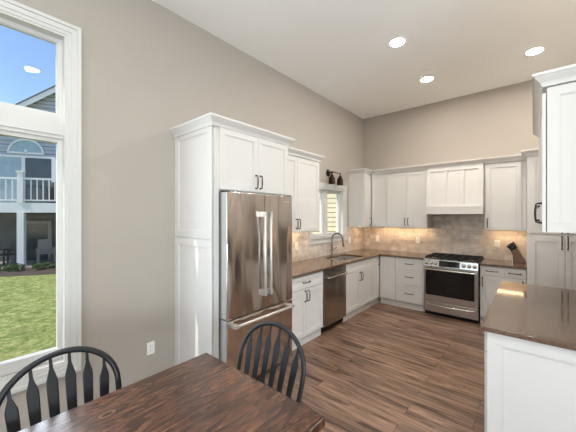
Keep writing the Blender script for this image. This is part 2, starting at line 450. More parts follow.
mesh_obj('pane', MB().box(-0.088, -0.084, W2[0] + 0.06, -1.48, W2[2] + 0.06, W2[3] - 0.06), 'glass', w2)

# windows behind the camera
for nm, mbx, loc in (('window_3', frame(MB(), 0, 0, 0, 0, 0, 0, 0), None),): pass
mb = MB()
mb.box(0.4, 3.0, YR - 0.1, YR + 0.02, 2.63, 2.7).box(0.4, 3.0, YR - 0.1, YR + 0.02, 0.5, 0.57).box(0.4, 0.47, YR - 0.1, YR + 0.02, 0.57, 2.63).box(2.93, 3.0, YR - 0.1, YR + 0.02, 0.57, 2.63).box(1.66, 1.74, YR - 0.1, YR + 0.02, 0.57, 2.63)
struct('window_3', mb, 'trim')
mb = MB()
mb.box(XR - 0.02, XR + 0.1, -8.9, -5.9, 2.22, 2.3).box(XR - 0.02, XR + 0.1, -8.9, -8.82, 0, 2.22).box(XR - 0.02, XR + 0.1, -5.98, -5.9, 0, 2.22).box(XR - 0.02, XR + 0.1, -7.45, -7.35, 0, 2.22)
struct('door_1', mb, 'trim')

# ================================================================ cabinetry helpers
def shaker(mb, face, base, a0, a1, z0, z1, rail=0.057, t=0.019, rec=0.010):
    if a0 > a1: a0, a1 = a1, a0
    r = min(rail, (a1 - a0) * 0.28, (z1 - z0) * 0.3)
    mb.fbox(face, base, a0, a1, z1 - r, z1, 0, t); mb.fbox(face, base, a0, a1, z0, z0 + r, 0, t)
    mb.fbox(face, base, a0, a0 + r, z0 + r, z1 - r, 0, t); mb.fbox(face, base, a1 - r, a1, z0 + r, z1 - r, 0, t)
    mb.fbox(face, base, a0 + r, a1 - r, z0 + r, z1 - r, 0, rec)
    # small inner bead
    q = 0.008
    mb.fbox(face, base, a0 + r, a1 - r, z1 - r - q, z1 - r, rec, rec + 0.005); mb.fbox(face, base, a0 + r, a1 - r, z0 + r, z0 + r + q, rec, rec + 0.005)
    mb.fbox(face, base, a0 + r, a0 + r + q, z0 + r + q, z1 - r - q, rec, rec + 0.005); mb.fbox(face, base, a1 - r - q, a1 - r, z0 + r + q, z1 - r - q, rec, rec + 0.005)
    return mb
def P3(face, base, a, z, d):
    return {'+X': (base + d, a, z), '-X': (base - d, a, z), '-Y': (a, base - d, z), '+Y': (a, base + d, z)}[face]
def pull(parent, face, base, a, z, vertical=True, L=0.128, r=0.0048, proj=0.032, mat='bronze', name='handle'):
    """arched bar pull with two footed posts"""
    mb = MB(); h = L / 2
    def q(u, d): return P3(face, base, a, z + u, d) if vertical else P3(face, base, a + u, z, d)
    pts = [q(-h, 0.0), q(-h, proj * 0.7), q(-h * 0.9, proj * 0.95), q(-h * 0.5, proj), q(0, proj * 1.05), q(h * 0.5, proj), q(h * 0.9, proj * 0.95), q(h, proj * 0.7), q(h, 0.0)]
    mb.tube(pts, [r * 1.5, r, r, r * 1.15, r * 1.3, r * 1.15, r, r, r * 1.5], 8)
    for s_ in (-h, h): mb.tube([q(s_, 0), q(s_, 0.004)], r * 2.0, 10)
    return mesh_obj(name, mb, mat, parent)
def cab_door(root, face, base, a0, a1, z0, z1, handle=None, g=0.0016, hl=0.128):
    """handle: (along, z, vertical)"""
    lo, hi = min(a0, a1) + g, max(a0, a1) - g
    d = mesh_obj('door', shaker(MB(), face, base, lo, hi, z0 + g, z1 - g), 'cab', root, bevel=0.0012)
    if handle: pull(d, face, base + (0.019 if face in ('+X', '+Y') else -0.019), handle[0], handle[1], handle[2], hl)
    return d
def cab_drawer(root, face, base, a0, a1, z0, z1, handle=True, g=0.0016, hl=0.128):
    lo, hi = min(a0, a1) + g, max(a0, a1) - g
    d = mesh_obj('drawer', shaker(MB(), face, base, lo, hi, z0 + g, z1 - g, rail=0.045), 'cab', root, bevel=0.0012)
    if handle: pull(d, face, base + (0.019 if face in ('+X', '+Y') else -0.019), (lo + hi) / 2, (z0 + z1) / 2, False, hl)
    return d
CROWN = [(2.435, 0.0), (2.435, 0.012), (2.450, 0.016), (2.462, 0.022), (2.488, 0.046), (2.500, 0.052), (2.500, 0.060), (2.518, 0.060)]
def crown(root, x0, x1, y0, y1, ex, dz=0.0, k=1.0):
    mb = rectloft(MB(), x0, x1, y0, y1, [(z + dz, o * k) for z, o in CROWN], ex)
    return mesh_obj('crown_molding', mb, 'cab', root)
TZ = 0.885   # top of base carcass
def base_cab(name, label, face, base, a0, a1, depth, group=None, toe=0.055):
    lo, hi = min(a0, a1), max(a0, a1)
    c = P3(face, base, (lo + hi) / 2, 0, -depth / 2)
    root = thing(name, label, 'cabinet', c, group)
    mb = MB(); mb.fbox(face, base, lo, hi, 0.105, TZ, -depth + 0.012, 0.0)
    mesh_obj('carcass', mb, 'cab', root)
    mb = MB(); mb.fbox(face, base, lo, hi, 0.0, 0.105, -depth + 0.012, -toe + 0.02); mb.fbox(face, base, lo, hi, 0.0, 0.09, -toe + 0.02, -toe + 0.035)
    mesh_obj('toe_kick', mb, 'cab', root)
    return root

# ================================================================ fridge surround with over-fridge cabinet
YA, YB = -4.277, -3.262
r = thing('refrigerator_cabinet', 'tall white refrigerator surround with two-door cabinet above the fridge', 'cabinet', (0.32, (YA + YB) / 2, 0))
mb = MB()
mb.box(0, 0.64, YA + 0.012, YA + 0.032, 0, 2.45)
# end panel made of two framed fields
def endpanel(mb, x0, x1, z0, z1):
    shaker(mb, '-Y', YA + 0.019, x0, x1, z0, z1, rail=0.07)
endpanel(mb, 0.0, 0.64, 0.0, 1.410); endpanel(mb, 0.0, 0.64, 1.416, 2.45)
mesh_obj('side_panel', mb, 'cab', r, bevel=0.001)
mesh_obj('side_panel', MB().box(0, 0.62, YB - 0.02, YB, 0, 2.45), 'cab', r)
mesh_obj('face_frame', MB().box(0.60, 0.642, YA + 0.032, YA + 0.075, 0, 2.45).box(0.60, 0.642, YB - 0.035, YB - 0.02, 1.84, 2.45), 'cab', r)
mesh_obj('carcass', MB().box(0, 0.62, YA + 0.034, YB - 0.021, 1.845, 2.449), 'cab', r)
ym = (YA + 0.075 + YB - 0.01) / 2
cab_door(r, '+X', 0.643, YA + 0.072, ym, 1.862, 2.425, (ym - 0.030, 1.965, True))
cab_door(r, '+X', 0.643, ym, YB - 0.008, 1.862, 2.425, (ym + 0.030, 1.965, True))
crown(r, 0.0, 0.655, YA, YB, (0, 1, 1, 1), dz=-0.015)

# ================================================================ refrigerator
M['doorside'] = plain('satin_grey_door_edge', '#BDBDBC', 0.3, 0.5)
FX0, FXD = 0.66, 0.745
fy0, fy1 = -4.190, -3.290
r = thing('refrigerator', 'stainless steel french door refrigerator with bottom freezer drawer', 'refrigerator', (0.37, (fy0 + fy1) / 2, 0))
mesh_obj('body', MB().box(0.02, FX0 - 0.008, fy0 + 0.008, fy1 - 0.008, 0.03, 1.838), plain('fridge_side_grey', '#A9A9A8', 0.45, 0.3), r)
mesh_obj('hinge_cover', MB().box(0.648, 0.735, fy0 + 0.004, fy0 + 0.04, 1.839, 1.850), 'blackmetal', r, bevel=0.003)
mesh_obj('hinge_cover', MB().box(0.648, 0.735, fy1 - 0.04, fy1 - 0.004, 1.839, 1.850), 'blackmetal', r, bevel=0.003)
mesh_obj('base_grille', MB().box(0.60, 0.68, fy0 + 0.02, fy1 - 0.02, 0.012, 0.05), 'blackmetal', r)
ysp = -3.725
def fridge_handle(par, y, z0, z1):
    mb = MB(); x = FXD + 0.052
    mb.tube([(x, y, z0 + 0.02), (x, y, z1 - 0.02)], 0.0145, 14)
    for z in (z0, z1 - 0.05): mb.box(FXD - 0.001, x + 0.014, y - 0.014, y + 0.014, z, z + 0.05)
    return mesh_obj('handle', mb, 'handle_steel', par, bevel=0.002)
d = mesh_obj('door', MB().box(FX0, FXD - 0.006, fy0, ysp - 0.003, 0.700, 1.838), 'doorside', r, bevel=0.004); mesh_obj('front_panel', MB().box(FXD - 0.016, FXD, fy0 + 0.001, ysp - 0.003, 0.700, 1.838), 'steel_v', d, bevel=0.005); fridge_handle(d, ysp - 0.040, 0.84, 1.665)
d = mesh_obj('door', MB().box(FX0, FXD - 0.006, ysp + 0.003, fy1, 0.700, 1.838), 'doorside', r, bevel=0.004); mesh_obj('front_panel', MB().box(FXD - 0.016, FXD, ysp + 0.003, fy1 - 0.001, 0.700, 1.838), 'steel_v', d, bevel=0.005); fridge_handle(d, ysp + 0.040, 0.84, 1.665)
mesh_obj('badge', MB().box(FXD, FXD + 0.0015, -3.445, -3.335, 1.772, 1.782), 'handle_steel', d)
d = mesh_obj('freezer_drawer', MB().box(FX0, FXD - 0.006, fy0, fy1, 0.06, 0.690), 'doorside', r, bevel=0.004); mesh_obj('front_panel', MB().box(FXD - 0.016, FXD, fy0 + 0.001, fy1 - 0.001, 0.06, 0.690), 'steel_v', d, bevel=0.005)
mb = MB(); x = FXD + 0.055
mb.tube([(x, fy0 + 0.05, 0.640), (x, fy1 - 0.05, 0.640)], 0.0145, 14)
for y in (fy0 + 0.04, fy1 - 0.09): mb.box(FXD - 0.001, x + 0.014, y, y + 0.05, 0.626, 0.654)
mesh_obj('handle', mb, 'handle_steel', d, bevel=0.002)

# ================================================================ left wall upper cabinet
UF = 0.318
def wall_cab(name, label, x0, x1, y0, y1, z0, z1, group=None):
    root = thing(name, label, 'cabinet', ((x0 + x1) / 2, (y0 + y1) / 2, z0), group)
    mesh_obj('carcass', MB().box(x0, x1, y0, y1, z0, z1), 'cab', root, bevel=0.001); return root
r = wall_cab('wall_cabinet', 'white two-door wall cabinet between the refrigerator surround and the sink window', 0.0, UF, -3.258, -2.155, 1.400, 2.452)
ym = -2.690
cab_door(r, '+X', UF, -3.25, ym, 1.405, 2.42, (ym - 0.028, 1.51, True)); cab_door(r, '+X', UF, ym, -2.160, 1.405, 2.42, (ym + 0.028, 1.51, True))
crown(r, 0.0, UF + 0.014, -3.258, -2.155, (0, 1, 0, 1))

# corner cabinet: its side faces the window
r = wall_cab('wall_cabinet', 'narrow white corner wall cabinet just right of the sink window', 0.0, UF, -0.625, -0.004, 1.400, 2.452)
mesh_obj('side_panel', shaker(MB(), '-Y', -0.625, 0.0, UF, 1.400, 2.45, rail=0.05, t=0.012, rec=0.006), 'cab', r)
cab_door(r, '+X', UF, -0.632, -0.345, 1.405, 2.42, (-0.40, 1.51, True))
crown(r, 0.0, UF + 0.014, -0.637, -0.345, (0, 1, 1, 0))

# ================================================================ back wall uppers
BF = -0.318
r = wall_cab('wall_cabinet', 'narrow single-door white wall cabinet in the back corner', UF + 0.02, 0.640, BF, -0.004, 1.400, 2.452)
cab_door(r, '-Y', BF, 0.345, 0.636, 1.405, 2.42)
crown(r, UF + 0.02, 0.640, BF - 0.014, -0.002, (0, 0, 1, 0))
r = wall_cab('wall_cabinet', 'white two-door wall cabinet left of the range hood', 0.641, 1.376, BF, -0.004, 1.400, 2.452)
cab_door(r, '-Y', BF, 0.643, 1.020, 1.405, 2.42, (0.992, 1.51, True)); cab_door(r, '-Y', BF, 1.020, 1.372, 1.405, 2.42, (1.048, 1.51, True))
crown(r, 0.641, 1.376, BF - 0.014, -0.002, (0, 0, 1, 0))
r = wall_cab('wall_cabinet', 'white single-door wall cabinet right of the range hood', 2.206, 2.715, BF, -0.004, 1.400, 2.452)
cab_door(r, '-Y', BF, 2.222, 2.662, 1.405, 2.42, (2.248, 1.51, True))
crown(r, 2.206, 2.715, BF - 0.014, -0.002, (0, 0, 1, 0))

# range hood cover
r = thing('range_hood', 'white panelled wooden range hood cover with a flat bottom lip above the range', 'range hood', (1.79, -0.25, 1.64))
hx0, hx1 = 1.378, 2.204
mb = MB()
def slab(mb, x0, x1, z0, z1, y_at, t0, t1):
    a = [(x0, y_at(z0) - t1, z0), (x1, y_at(z0) - t1, z0), (x1, y_at(z0) - t0, z0), (x0, y_at(z0) - t0, z0)]
    b = [(x0, y_at(z1) - t1, z1), (x1, y_at(z1) - t1, z1), (x1, y_at(z1) - t0, z1), (x0, y_at(z1) - t0, z1)]
    mb.loft([a, b])
ya = lambda z: -0.43 + (z - 1.77) * (0.085 / 0.66)
z0h, z1h = 1.77, 2.435
mb.prism([(-0.002, z0h), (ya(z0h), z0h), (ya(z1h), z1h), (-0.002, z1h)], 'X', hx0 + 0.002, hx1 - 0.002)
mesh_obj('hood_body', mb, 'cab', r)
mb = MB()
st = 0.055; n = 3; wd = (hx1 - hx0 - 0.02); x0 = hx0 + 0.01
slab(mb, x0, x0 + wd, z1h - 0.06, z1h, ya, 0, 0.016); slab(mb, x0, x0 + wd, z0h, z0h + 0.035, ya, 0, 0.016)
for k in range(n + 1):
    xc = x0 + st / 2 + (wd - st) * k / n
    slab(mb, xc - st / 2, xc + st / 2, z0h + 0.035, z1h - 0.06, ya, 0, 0.016)
mesh_obj('front_panel', mb, 'cab', r, bevel=0.001)
mb = MB().box(hx0 + 0.002, hx1 - 0.002, -0.50, -0.475, 1.645, 1.772).box(hx0 + 0.002, hx0 + 0.022, -0.475, -0.32, 1.645, 1.772).box(hx1 - 0.022, hx1 - 0.002, -0.475, -0.32, 1.645, 1.772).box(hx0 + 0.022, hx1 - 0.022, -0.475, -0.02, 1.74, 1.77)
mesh_obj('hood_lip', mb, 'cab', r, bevel=0.001)
mesh_obj('hood_insert', MB().box(1.46, 2.12, -0.42, -0.08, 1.71, 1.739), 'steel_h', r)
crown(r, hx0, hx1, -0.345, -0.002, (0, 0, 1, 0))

# pantry
r = thing('pantry_cabinet', 'tall white pantry cabinet at the right end of the back wall', 'cabinet', (3.16, -0.32, 0))
px0, px1, PF = 2.722, 3.596, -0.63
mesh_obj('carcass', MB().box(px0, px1, PF, -0.004, 0.105, 2.45), 'cab', r, bevel=0.001)
mesh_obj('toe_kick', MB().box(px0, px1, PF + 0.06, -0.004, 0, 0.105), 'cab', r)
for (a0, a1, hx) in ((2.752, 3.098, 3.070), (3.098, 3.592, 3.126)):
    cab_door(r, '-Y', PF, a0, a1, 0.115, 1.345, (hx, 1.27, True), hl=0.16)
    cab_door(r, '-Y', PF, a0, a1, 1.385, 2.42, (hx, 1.48, True), hl=0.16)
crown(r, px0, px1, PF - 0.016, -0.002, (1, 0, 1, 0))

# ================================================================ base cabinets, left wall (faces at x = 0.61)
BX = 0.610
r = base_cab('base_cabinet', 'white base cabinet with one drawer over two doors beside the refrigerator', '+X', BX, -3.258, -2.495, BX)
ym = -2.875
cab_drawer(r, '+X', BX, -3.25, -2.50, 0.715, 0.872)
cab_door(r, '+X', BX, -3.25, ym, 0.118, 0.710, (ym - 0.030, 0.62, True)); cab_door(r, '+X', BX, ym, -2.50, 0.118, 0.710, (ym + 0.030, 0.62, True))
# dishwasher
r = thing('dishwasher', 'stainless steel dishwasher under the counter left of the sink cabinet', 'dishwasher', (0.31, -2.185, 0))
mesh_obj('body', MB().box(0.02, 0.585, -2.488, -1.886, 0.02, TZ - 0.004), 'blackmetal', r)
d = mesh_obj('door', MB().box(0.586, 0.640, -2.486, -1.888, 0.105, 0.872), 'steel_dw', r, bevel=0.004)
mb = MB(); mb.tube([(0.686, -2.43, 0.772), (0.688, -2.187, 0.776), (0.686, -1.945, 0.772)], 0.011, 12)
for y in (-2.435, -1.975): mb.box(0.638, 0.694, y, y + 0.035, 0.761, 0.785)
mesh_obj('handle', mb, 'chrome', d, bevel=0.002)
mesh_obj('toe_kick', MB().box(0.30, 0.535, -2.486, -1.888, 0.0, 0.098), 'blackmetal', r)
# sink base
r = base_cab('sink_cabinet', 'white two-door sink base cabinet under the window', '+X', BX, -1.884, -0.905, BX)
bpy.data.objects.remove([c for c in COL.objects if c.parent == r and c.name.startswith('carcass')][0])
mb = MB().box(0.002, 0.02, -1.884, -0.905, 0.105, TZ).box(0.02, BX, -1.884, -1.866, 0.105, TZ).box(0.02, BX, -0.923, -0.905, 0.105, TZ).box(0.02, BX, -1.866, -0.923, 0.105, 0.125).box(BX - 0.02, BX, -1.866, -0.923, 0.125, TZ)
mesh_obj('carcass', mb, 'cab', r)
ym = -1.395
cab_drawer(r, '+X', BX, -1.880, -0.908, 0.725, 0.872, False)
cab_door(r, '+X', BX, -1.880, ym, 0.118, 0.720, (ym - 0.030, 0.625, True)); cab_door(r, '+X', BX, ym, -0.908, 0.118, 0.720, (ym + 0.030, 0.625, True))
mb = MB()
for k in range(8): mb.box(0.5705, 0.574, -1.42 + k * 0.03, -1.405 + k * 0.03, 0.02, 0.07)
mesh_obj('toe_kick_vent', mb, 'blackmetal', r)
# corner
r = base_cab('corner_cabinet', 'white corner base cabinet with a narrow door right of the sink cabinet', '+X', BX, -0.903, -0.005, BX)
cab_door(r, '+X', BX, -0.900, -0.640, 0.118, 0.872, (-0.685, 0.785, True))
CB = -0.610
rb = base_cab('base_cabinet', 'blank white corner filler base cabinet left of the drawer stack', '-Y', CB, 0.632, 0.918, 0.60)
cab_door(rb, '-Y', CB, 0.640, 0.918, 0.118, 0.872)
r = base_cab('drawer_cabinet', 'white three-drawer base cabinet left of the range', '-Y', CB, 0.920, 1.398, 0.60)
for z0, z1 in ((0.118, 0.425), (0.430, 0.690), (0.695, 0.872)): cab_drawer(r, '-Y', CB, 0.922, 1.394, z0, z1)
# right of range
r = base_cab('base_cabinet', 'white base cabinet with two drawers and doors between the range and the pantry', '-Y', CB, 2.182, 2.718, 0.60)
cab_drawer(r, '-Y', CB, 2.186, 2.474, 0.745, 0.872); cab_drawer(r, '-Y', CB, 2.476, 2.714, 0.745, 0.872)
cab_door(r, '-Y', CB, 2.186, 2.474, 0.118, 0.740, (2.215, 0.64, True)); cab_door(r, '-Y', CB, 2.476, 2.714, 0.118, 0.740, (2.68, 0.64, True))

# ================================================================ countertops
CT0, CT1 = TZ, 0.914
SX0, SX1, SY0, SY1 = 0.15, 0.54, -1.76, -1.06
mb = MB()
def plate(mb, xs, ys, skip):
    for i in range(len(xs) - 1):
        for j in range(len(ys) - 1):
            if (i, j) in skip: continue
            mb.box(xs[i], xs[i + 1], ys[j], ys[j + 1], CT0, CT1)
plate(mb, [0.0105, SX0, SX1, 0.648], [-3.256, SY0, SY1, -0.0105], {(1, 1)})
mb.box(0.648, 1.404, -0.648, -0.0105, CT0, CT1)
tag(mesh_obj('countertop', mb, 'quartz', None, Vector((0.3, -1.6, CT0))), 'glossy brown quartz countertop turning the corner around the sink', 'countertop')
mb = MB().box(2.178, 2.719, -0.648, -0.0105, CT0, CT1)
tag(mesh_obj('countertop', mb, 'quartz', None, Vector((2.45, -0.3, CT0)), bevel=0.003), 'short brown quartz countertop between the range and the pantry', 'countertop')

# sink
r = thing('sink', 'double-bowl stainless steel undermount sink below the window', 'sink', (0.345, -1.41, 0.70))
mb = MB(); z0, z1, t = 0.70, CT0 - 0.001, 0.004
X0, X1, Y0, Y1 = SX0 - 0.006, SX1 + 0.006, SY0 - 0.006, SY1 + 0.006
mb.box(X0, X1, Y0, Y1, z0, z0 + t).box(X0, X0 + t, Y0, Y1, z0 + t, z1).box(X1 - t, X1, Y0, Y1, z0 + t, z1).box(X0, X1, Y0, Y0 + t, z0 + t, z1).box(X0, X1, Y1 - t, Y1, z0 + t, z1)
mesh_obj('basin', mb, 'sink', r)
mesh_obj('divider', MB().box(X0 + t, X1 - t, -1.425, -1.395, z0 + t, z1 - 0.03), 'sink', r, bevel=0.006)
for yy in (-1.59, -1.23):
    mesh_obj('drain', MB().lathe((0.34, yy, z0 + t), [(0.045, 0), (0.045, 0.003), (0.035, 0.004), (0.03, 0.001), (0.005, 0.001)], 20), 'chrome', r)
# faucet
r = thing('faucet', 'tall brushed nickel gooseneck pull-down faucet behind the sink', 'faucet', (0.095, -1.42, CT1))
mesh_obj('base', MB().lathe((0.095, -1.42, CT1), [(0.028, 0), (0.028, 0.006), (0.02, 0.014), (0.018, 0.12), (0.016, 0.13)], 20), 'faucet', r)
pts = [(0.095, -1.42, CT1 + 0.12)] + [(0.095, -1.42, CT1 + z) for z in (0.2, 0.28)] + [(0.195 - 0.10 * math.cos(a), -1.42 + 0.01 * a, CT1 + 0.30 + 0.10 * math.sin(a)) for a in [i * PI / 10 for i in range(0, 10)]] + [(0.298, -1.39, CT1 + 0.26)]
mesh_obj('spout', MB().tube(pts, 0.0135, 12), 'faucet', r)
mesh_obj('spray_head', MB().tube([(0.298, -1.39, CT1 + 0.265), (0.303, -1.388, CT1 + 0.23), (0.308, -1.386, CT1 + 0.17)], [0.013, 0.016, 0.018], 12), 'faucet', r)
mesh_obj('lever', MB().tube([(0.095, -1.40, CT1 + 0.09), (0.10, -1.375, CT1 + 0.10), (0.13, -1.32, CT1 + 0.15)], [0.010, 0.008, 0.006], 10), 'faucet', r)

# ================================================================ backsplash
mb = MB().box(0.001, 0.0095, -3.256, -1.994, CT0 + 0.003, 1.3995).box(0.001, 0.0095, -1.994, -0.766, CT0 + 0.003, 1.146).box(0.001, 0.0095, -0.766, -0.0105, CT0 + 0.003, 1.3995)
tag(mesh_obj('backsplash', mb, 'tile_left'), 'beige stone tile backsplash on the sink window wall', 'backsplash')
mb = MB().box(0.001, 1.378, -0.0095, -0.001, CT0 + 0.003, 1.3995).box(1.378, 2.204, -0.0095, -0.001, CT0 + 0.003, 1.63).box(2.204, 2.72, -0.0095, -0.001, CT0 + 0.003, 1.3995)
tag(mesh_obj('backsplash', mb, 'tile_back'), 'beige stone tile backsplash on the back wall behind the range', 'backsplash')

# under-cabinet lights
def strip(label, x0, x1, y0, y1):
    r = thing('under_cabinet_light', label, 'light', ((x0 + x1) / 2, (y0 + y1) / 2, 1.386), 'strip lights under the wall cabinets')
    mesh_obj('housing', MB().box(x0, x1, y0, y1, 1.3962, 1.3998), 'plastic', r)
    mesh_obj('diffuser', MB().box(x0 + 0.004, x1 - 0.004, y0 + 0.004, y1 - 0.004, 1.3935, 1.3962), 'strip', r)
strip('warm light strip under the wall cabinet beside the refrigerator', 0.13, 0.165, -3.20, -2.22)
strip('warm light strip under the corner wall cabinet by the window', 0.15, 0.185, -0.50, -0.16)
strip('warm light strip under the two-door cabinet left of the hood', 0.42, 1.34, -0.165, -0.13)
strip('warm light strip under the single-door cabinet right of the hood', 2.26, 2.68, -0.165, -0.13)

# ================================================================ range
rx0, rx1 = 1.4095, 2.1725
RF = -0.665
r = thing('gas_range', 'stainless steel slide-in gas range with five burners and black oven window', 'range', (1.79, -0.33, 0))
mesh_obj('body', MB().box(rx0 + 0.004, rx1 - 0.004, RF + 0.03, -0.012, 0.03, 0.885), 'steel_h', r)
mesh_obj('cooktop', MB().box(rx0, rx1, RF + 0.01, -0.012, 0.893, 0.918), 'castiron', r, bevel=0.004)
# angled control panel
mb = MB().prism([(RF - 0.052, 0.800), (RF - 0.038, 0.915), (RF + 0.03, 0.920), (RF + 0.03, 0.800)], 'X', rx0, rx1)
cp = mesh_obj('control_panel', mb, 'steel_h', r, bevel=0.003)
def cpy(z): return RF - 0.052 + (z - 0.800) * (0.014 / 0.115)
mb = MB().prism([(cpy(0.812) - 0.003, 0.812), (cpy(0.905) - 0.003, 0.905), (cpy(0.905) + 0.003, 0.905), (cpy(0.812) + 0.003, 0.812)], 'X', 1.645, 1.935)
mesh_obj('display', mb, 'blackglass', cp)
for xk in (1.455, 1.525, 1.595, 1.985, 2.057, 2.128):
    zc = 0.858; yk = cpy(zc)
    k = mesh_obj('knob', MB().lathe((xk, yk, zc), [(0.029, 0), (0.029, -0.006), (0.024, -0.008), (0.0225, -0.034), (0.018, -0.037), (0.004, -0.037)], 20, 'Y').box(xk - 0.003, xk + 0.003, yk - 0.040, yk - 0.034, zc - 0.018, zc + 0.018), 'chrome', cp)
# oven door
d = mesh_obj('oven_door', MB().box(rx0 + 0.002, rx1 - 0.002, RF - 0.028, RF + 0.028, 0.238, 0.792), 'steel_h', r, bevel=0.004)
mesh_obj('window', MB().box(rx0 + 0.030, rx1 - 0.050, RF - 0.030, RF - 0.0275, 0.335, 0.742), 'blackglass', d)
mb = MB().tube([(rx0 + 0.02, RF - 0.078, 0.757), (rx1 - 0.02, RF - 0.078, 0.757)], 0.013, 14)
for x in (rx0 + 0.02, rx1 - 0.055): mb.box(x, x + 0.035, RF - 0.088, RF - 0.027, 0.746, 0.768)
mesh_obj('handle', mb, 'chrome', d, bevel=0.002)
d = mesh_obj('storage_drawer', MB().box(rx0 + 0.002, rx1 - 0.002, RF - 0.026, RF + 0.028, 0.062, 0.230), 'steel_h', r, bevel=0.004)
mb = MB().tube([(rx0 + 0.06, RF - 0.045, 0.186), (1.79, RF - 0.060, 0.176), (rx1 - 0.06, RF - 0.045, 0.186)], 0.010, 12)
for x in (rx0 + 0.05, rx1 - 0.08): mb.box(x, x + 0.03, RF - 0.05, RF - 0.025, 0.178, 0.194)
mesh_obj('handle', mb, 'chrome', d, bevel=0.002)
mesh_obj('toe_kick', MB().box(rx0 + 0.01, rx1 - 0.01, RF + 0.03, RF + 0.06, 0.0, 0.06), 'blackmetal', r)
# grates and burners
for k in range(3):
    gx0 = rx0 + 0.012 + k * 0.248; gx1 = gx0 + 0.242; gy0, gy1 = RF + 0.03, -0.05; mb = MB(); zt0, zt1 = 0.938, 0.950
    mb.box(gx0, gx1, gy0, gy0 + 0.012, zt0, zt1).box(gx0, gx1, gy1 - 0.012, gy1, zt0, zt1).box(gx0, gx0 + 0.012, gy0, gy1, zt0, zt1).box(gx1 - 0.012, gx1, gy0, gy1, zt0, zt1)
    mb.box((gx0 + gx1) / 2 - 0.005, (gx0 + gx1) / 2 + 0.005, gy0, gy1, zt0, zt1)
    for q in range(1, 6):
        y = gy0 + (gy1 - gy0) * q / 6; mb.box(gx0, gx1, y - 0.005, y + 0.005, zt0, zt1)
    for x in (gx0, gx1 - 0.012):
        for y in (gy0, gy1 - 0.012): mb.box(x, x + 0.012, y, y + 0.012, 0.918, zt0)
    mesh_obj('grate', mb, 'castiron', r)
for bx, by, br_ in ((1.54, -0.50, 0.045), (1.54, -0.20, 0.036), (1.79, -0.35, 0.055), (2.04, -0.50, 0.045), (2.04, -0.20, 0.036)):
    b = mesh_obj('burner', MB().lathe((bx, by, 0.918), [(br_ + 0.012, 0), (br_ + 0.010, 0.006), (br_, 0.008), (br_, 0.012)], 20), 'chrome', r)
    mesh_obj('burner_cap', MB().lathe((bx, by, 0.930), [(br_ * 0.9, 0), (br_ * 0.9, 0.005), (br_ * 0.7, 0.007), (0.004, 0.007)], 20), 'castiron', b)

# ================================================================ knife block
r = thing('knife_block', 'slanted dark wood knife block full of black-handled knives beside the pantry', 'knife block', (2.62, -0.20, CT1))
kb = MB(); prof = [(2.555, CT1), (2.700, CT1), (2.700, CT1 + 0.03), (2.610, CT1 + 0.215), (2.530, CT1 + 0.165), (2.555, CT1 + 0.10)]
kb.prism(prof, 'Y', -0.255, -0.145)
mesh_obj('block', kb, 'knifewood', r, bevel=0.004)
mesh_obj('front_plate', MB().prism([(2.548, CT1 + 0.001), (2.553, CT1 + 0.001), (2.553, CT1 + 0.095), (2.548, CT1 + 0.095)], 'Y', -0.25, -0.15), 'chrome', r)
ax = Vector((-0.45, 0, 0.89)).normalized(); across = Vector((0.08, 0, 0.05)).normalized()
i = 0
face_dir = Vector((0.080, 0, 0.050)).normalized()
for row in range(4):
    for c_ in range(2):
        p = Vector((2.531, -0.225 + c_ * 0.05, CT1 + 0.163)) + face_dir * (0.012 + row * 0.0245)
        L_ = (0.075, 0.088, 0.10, 0.105)[row] + 0.012 * c_
        lean_ = ax + Vector((-0.12 + 0.06 * row, 0, 0))
        mesh_obj('knife_handle', MB().tube([p, p + lean_ * 0.02, p + lean_ * L_ * 0.6, p + lean_ * L_ + Vector((-0.010, 0, -0.006))], [0.008, 0.0115, 0.010, 0.0125], 8), 'black', r)

# ================================================================ sconce over the sink
r = thing('wall_sconce', 'dark bronze two-shade vanity-style wall light above the sink window', 'wall light', (0, -1.40, 2.40))
yc = -1.40; zb = 2.385
mesh_obj('backplate', MB().lathe((0.0, yc, zb), [(0.062, 0), (0.062, 0.012), (0.05, 0.02), (0.02, 0.024), (0.018, 0.024)], 24, 'X'), 'shade', r)
mesh_obj('arm', MB().tube([(0.02, yc, zb), (0.13, yc, zb)], 0.009, 10).tube([(0.13, -1.50, zb), (0.13, -1.17, zb)], 0.009, 10), 'shade', r)
for y in (-1.475, -1.195):
    s_ = mesh_obj('lamp_shade', MB().lathe((0.13, y, 0), [(0.010, zb - 0.005), (0.012, zb - 0.045), (0.030, zb - 0.055), (0.036, zb - 0.085), (0.055, zb - 0.105), (0.058, zb - 0.205), (0.061, zb - 0.21), (0.052, zb - 0.21), (0.050, zb - 0.11), (0.004, zb - 0.10)], 24), 'shade', r)
    mesh_obj('bulb', MB().lathe((0.13, y, 0), [(0.004, zb - 0.18), (0.022, zb - 0.165), (0.024, zb - 0.145), (0.012, zb - 0.115), (0.012, zb - 0.103)], 14), 'plastic', s_)

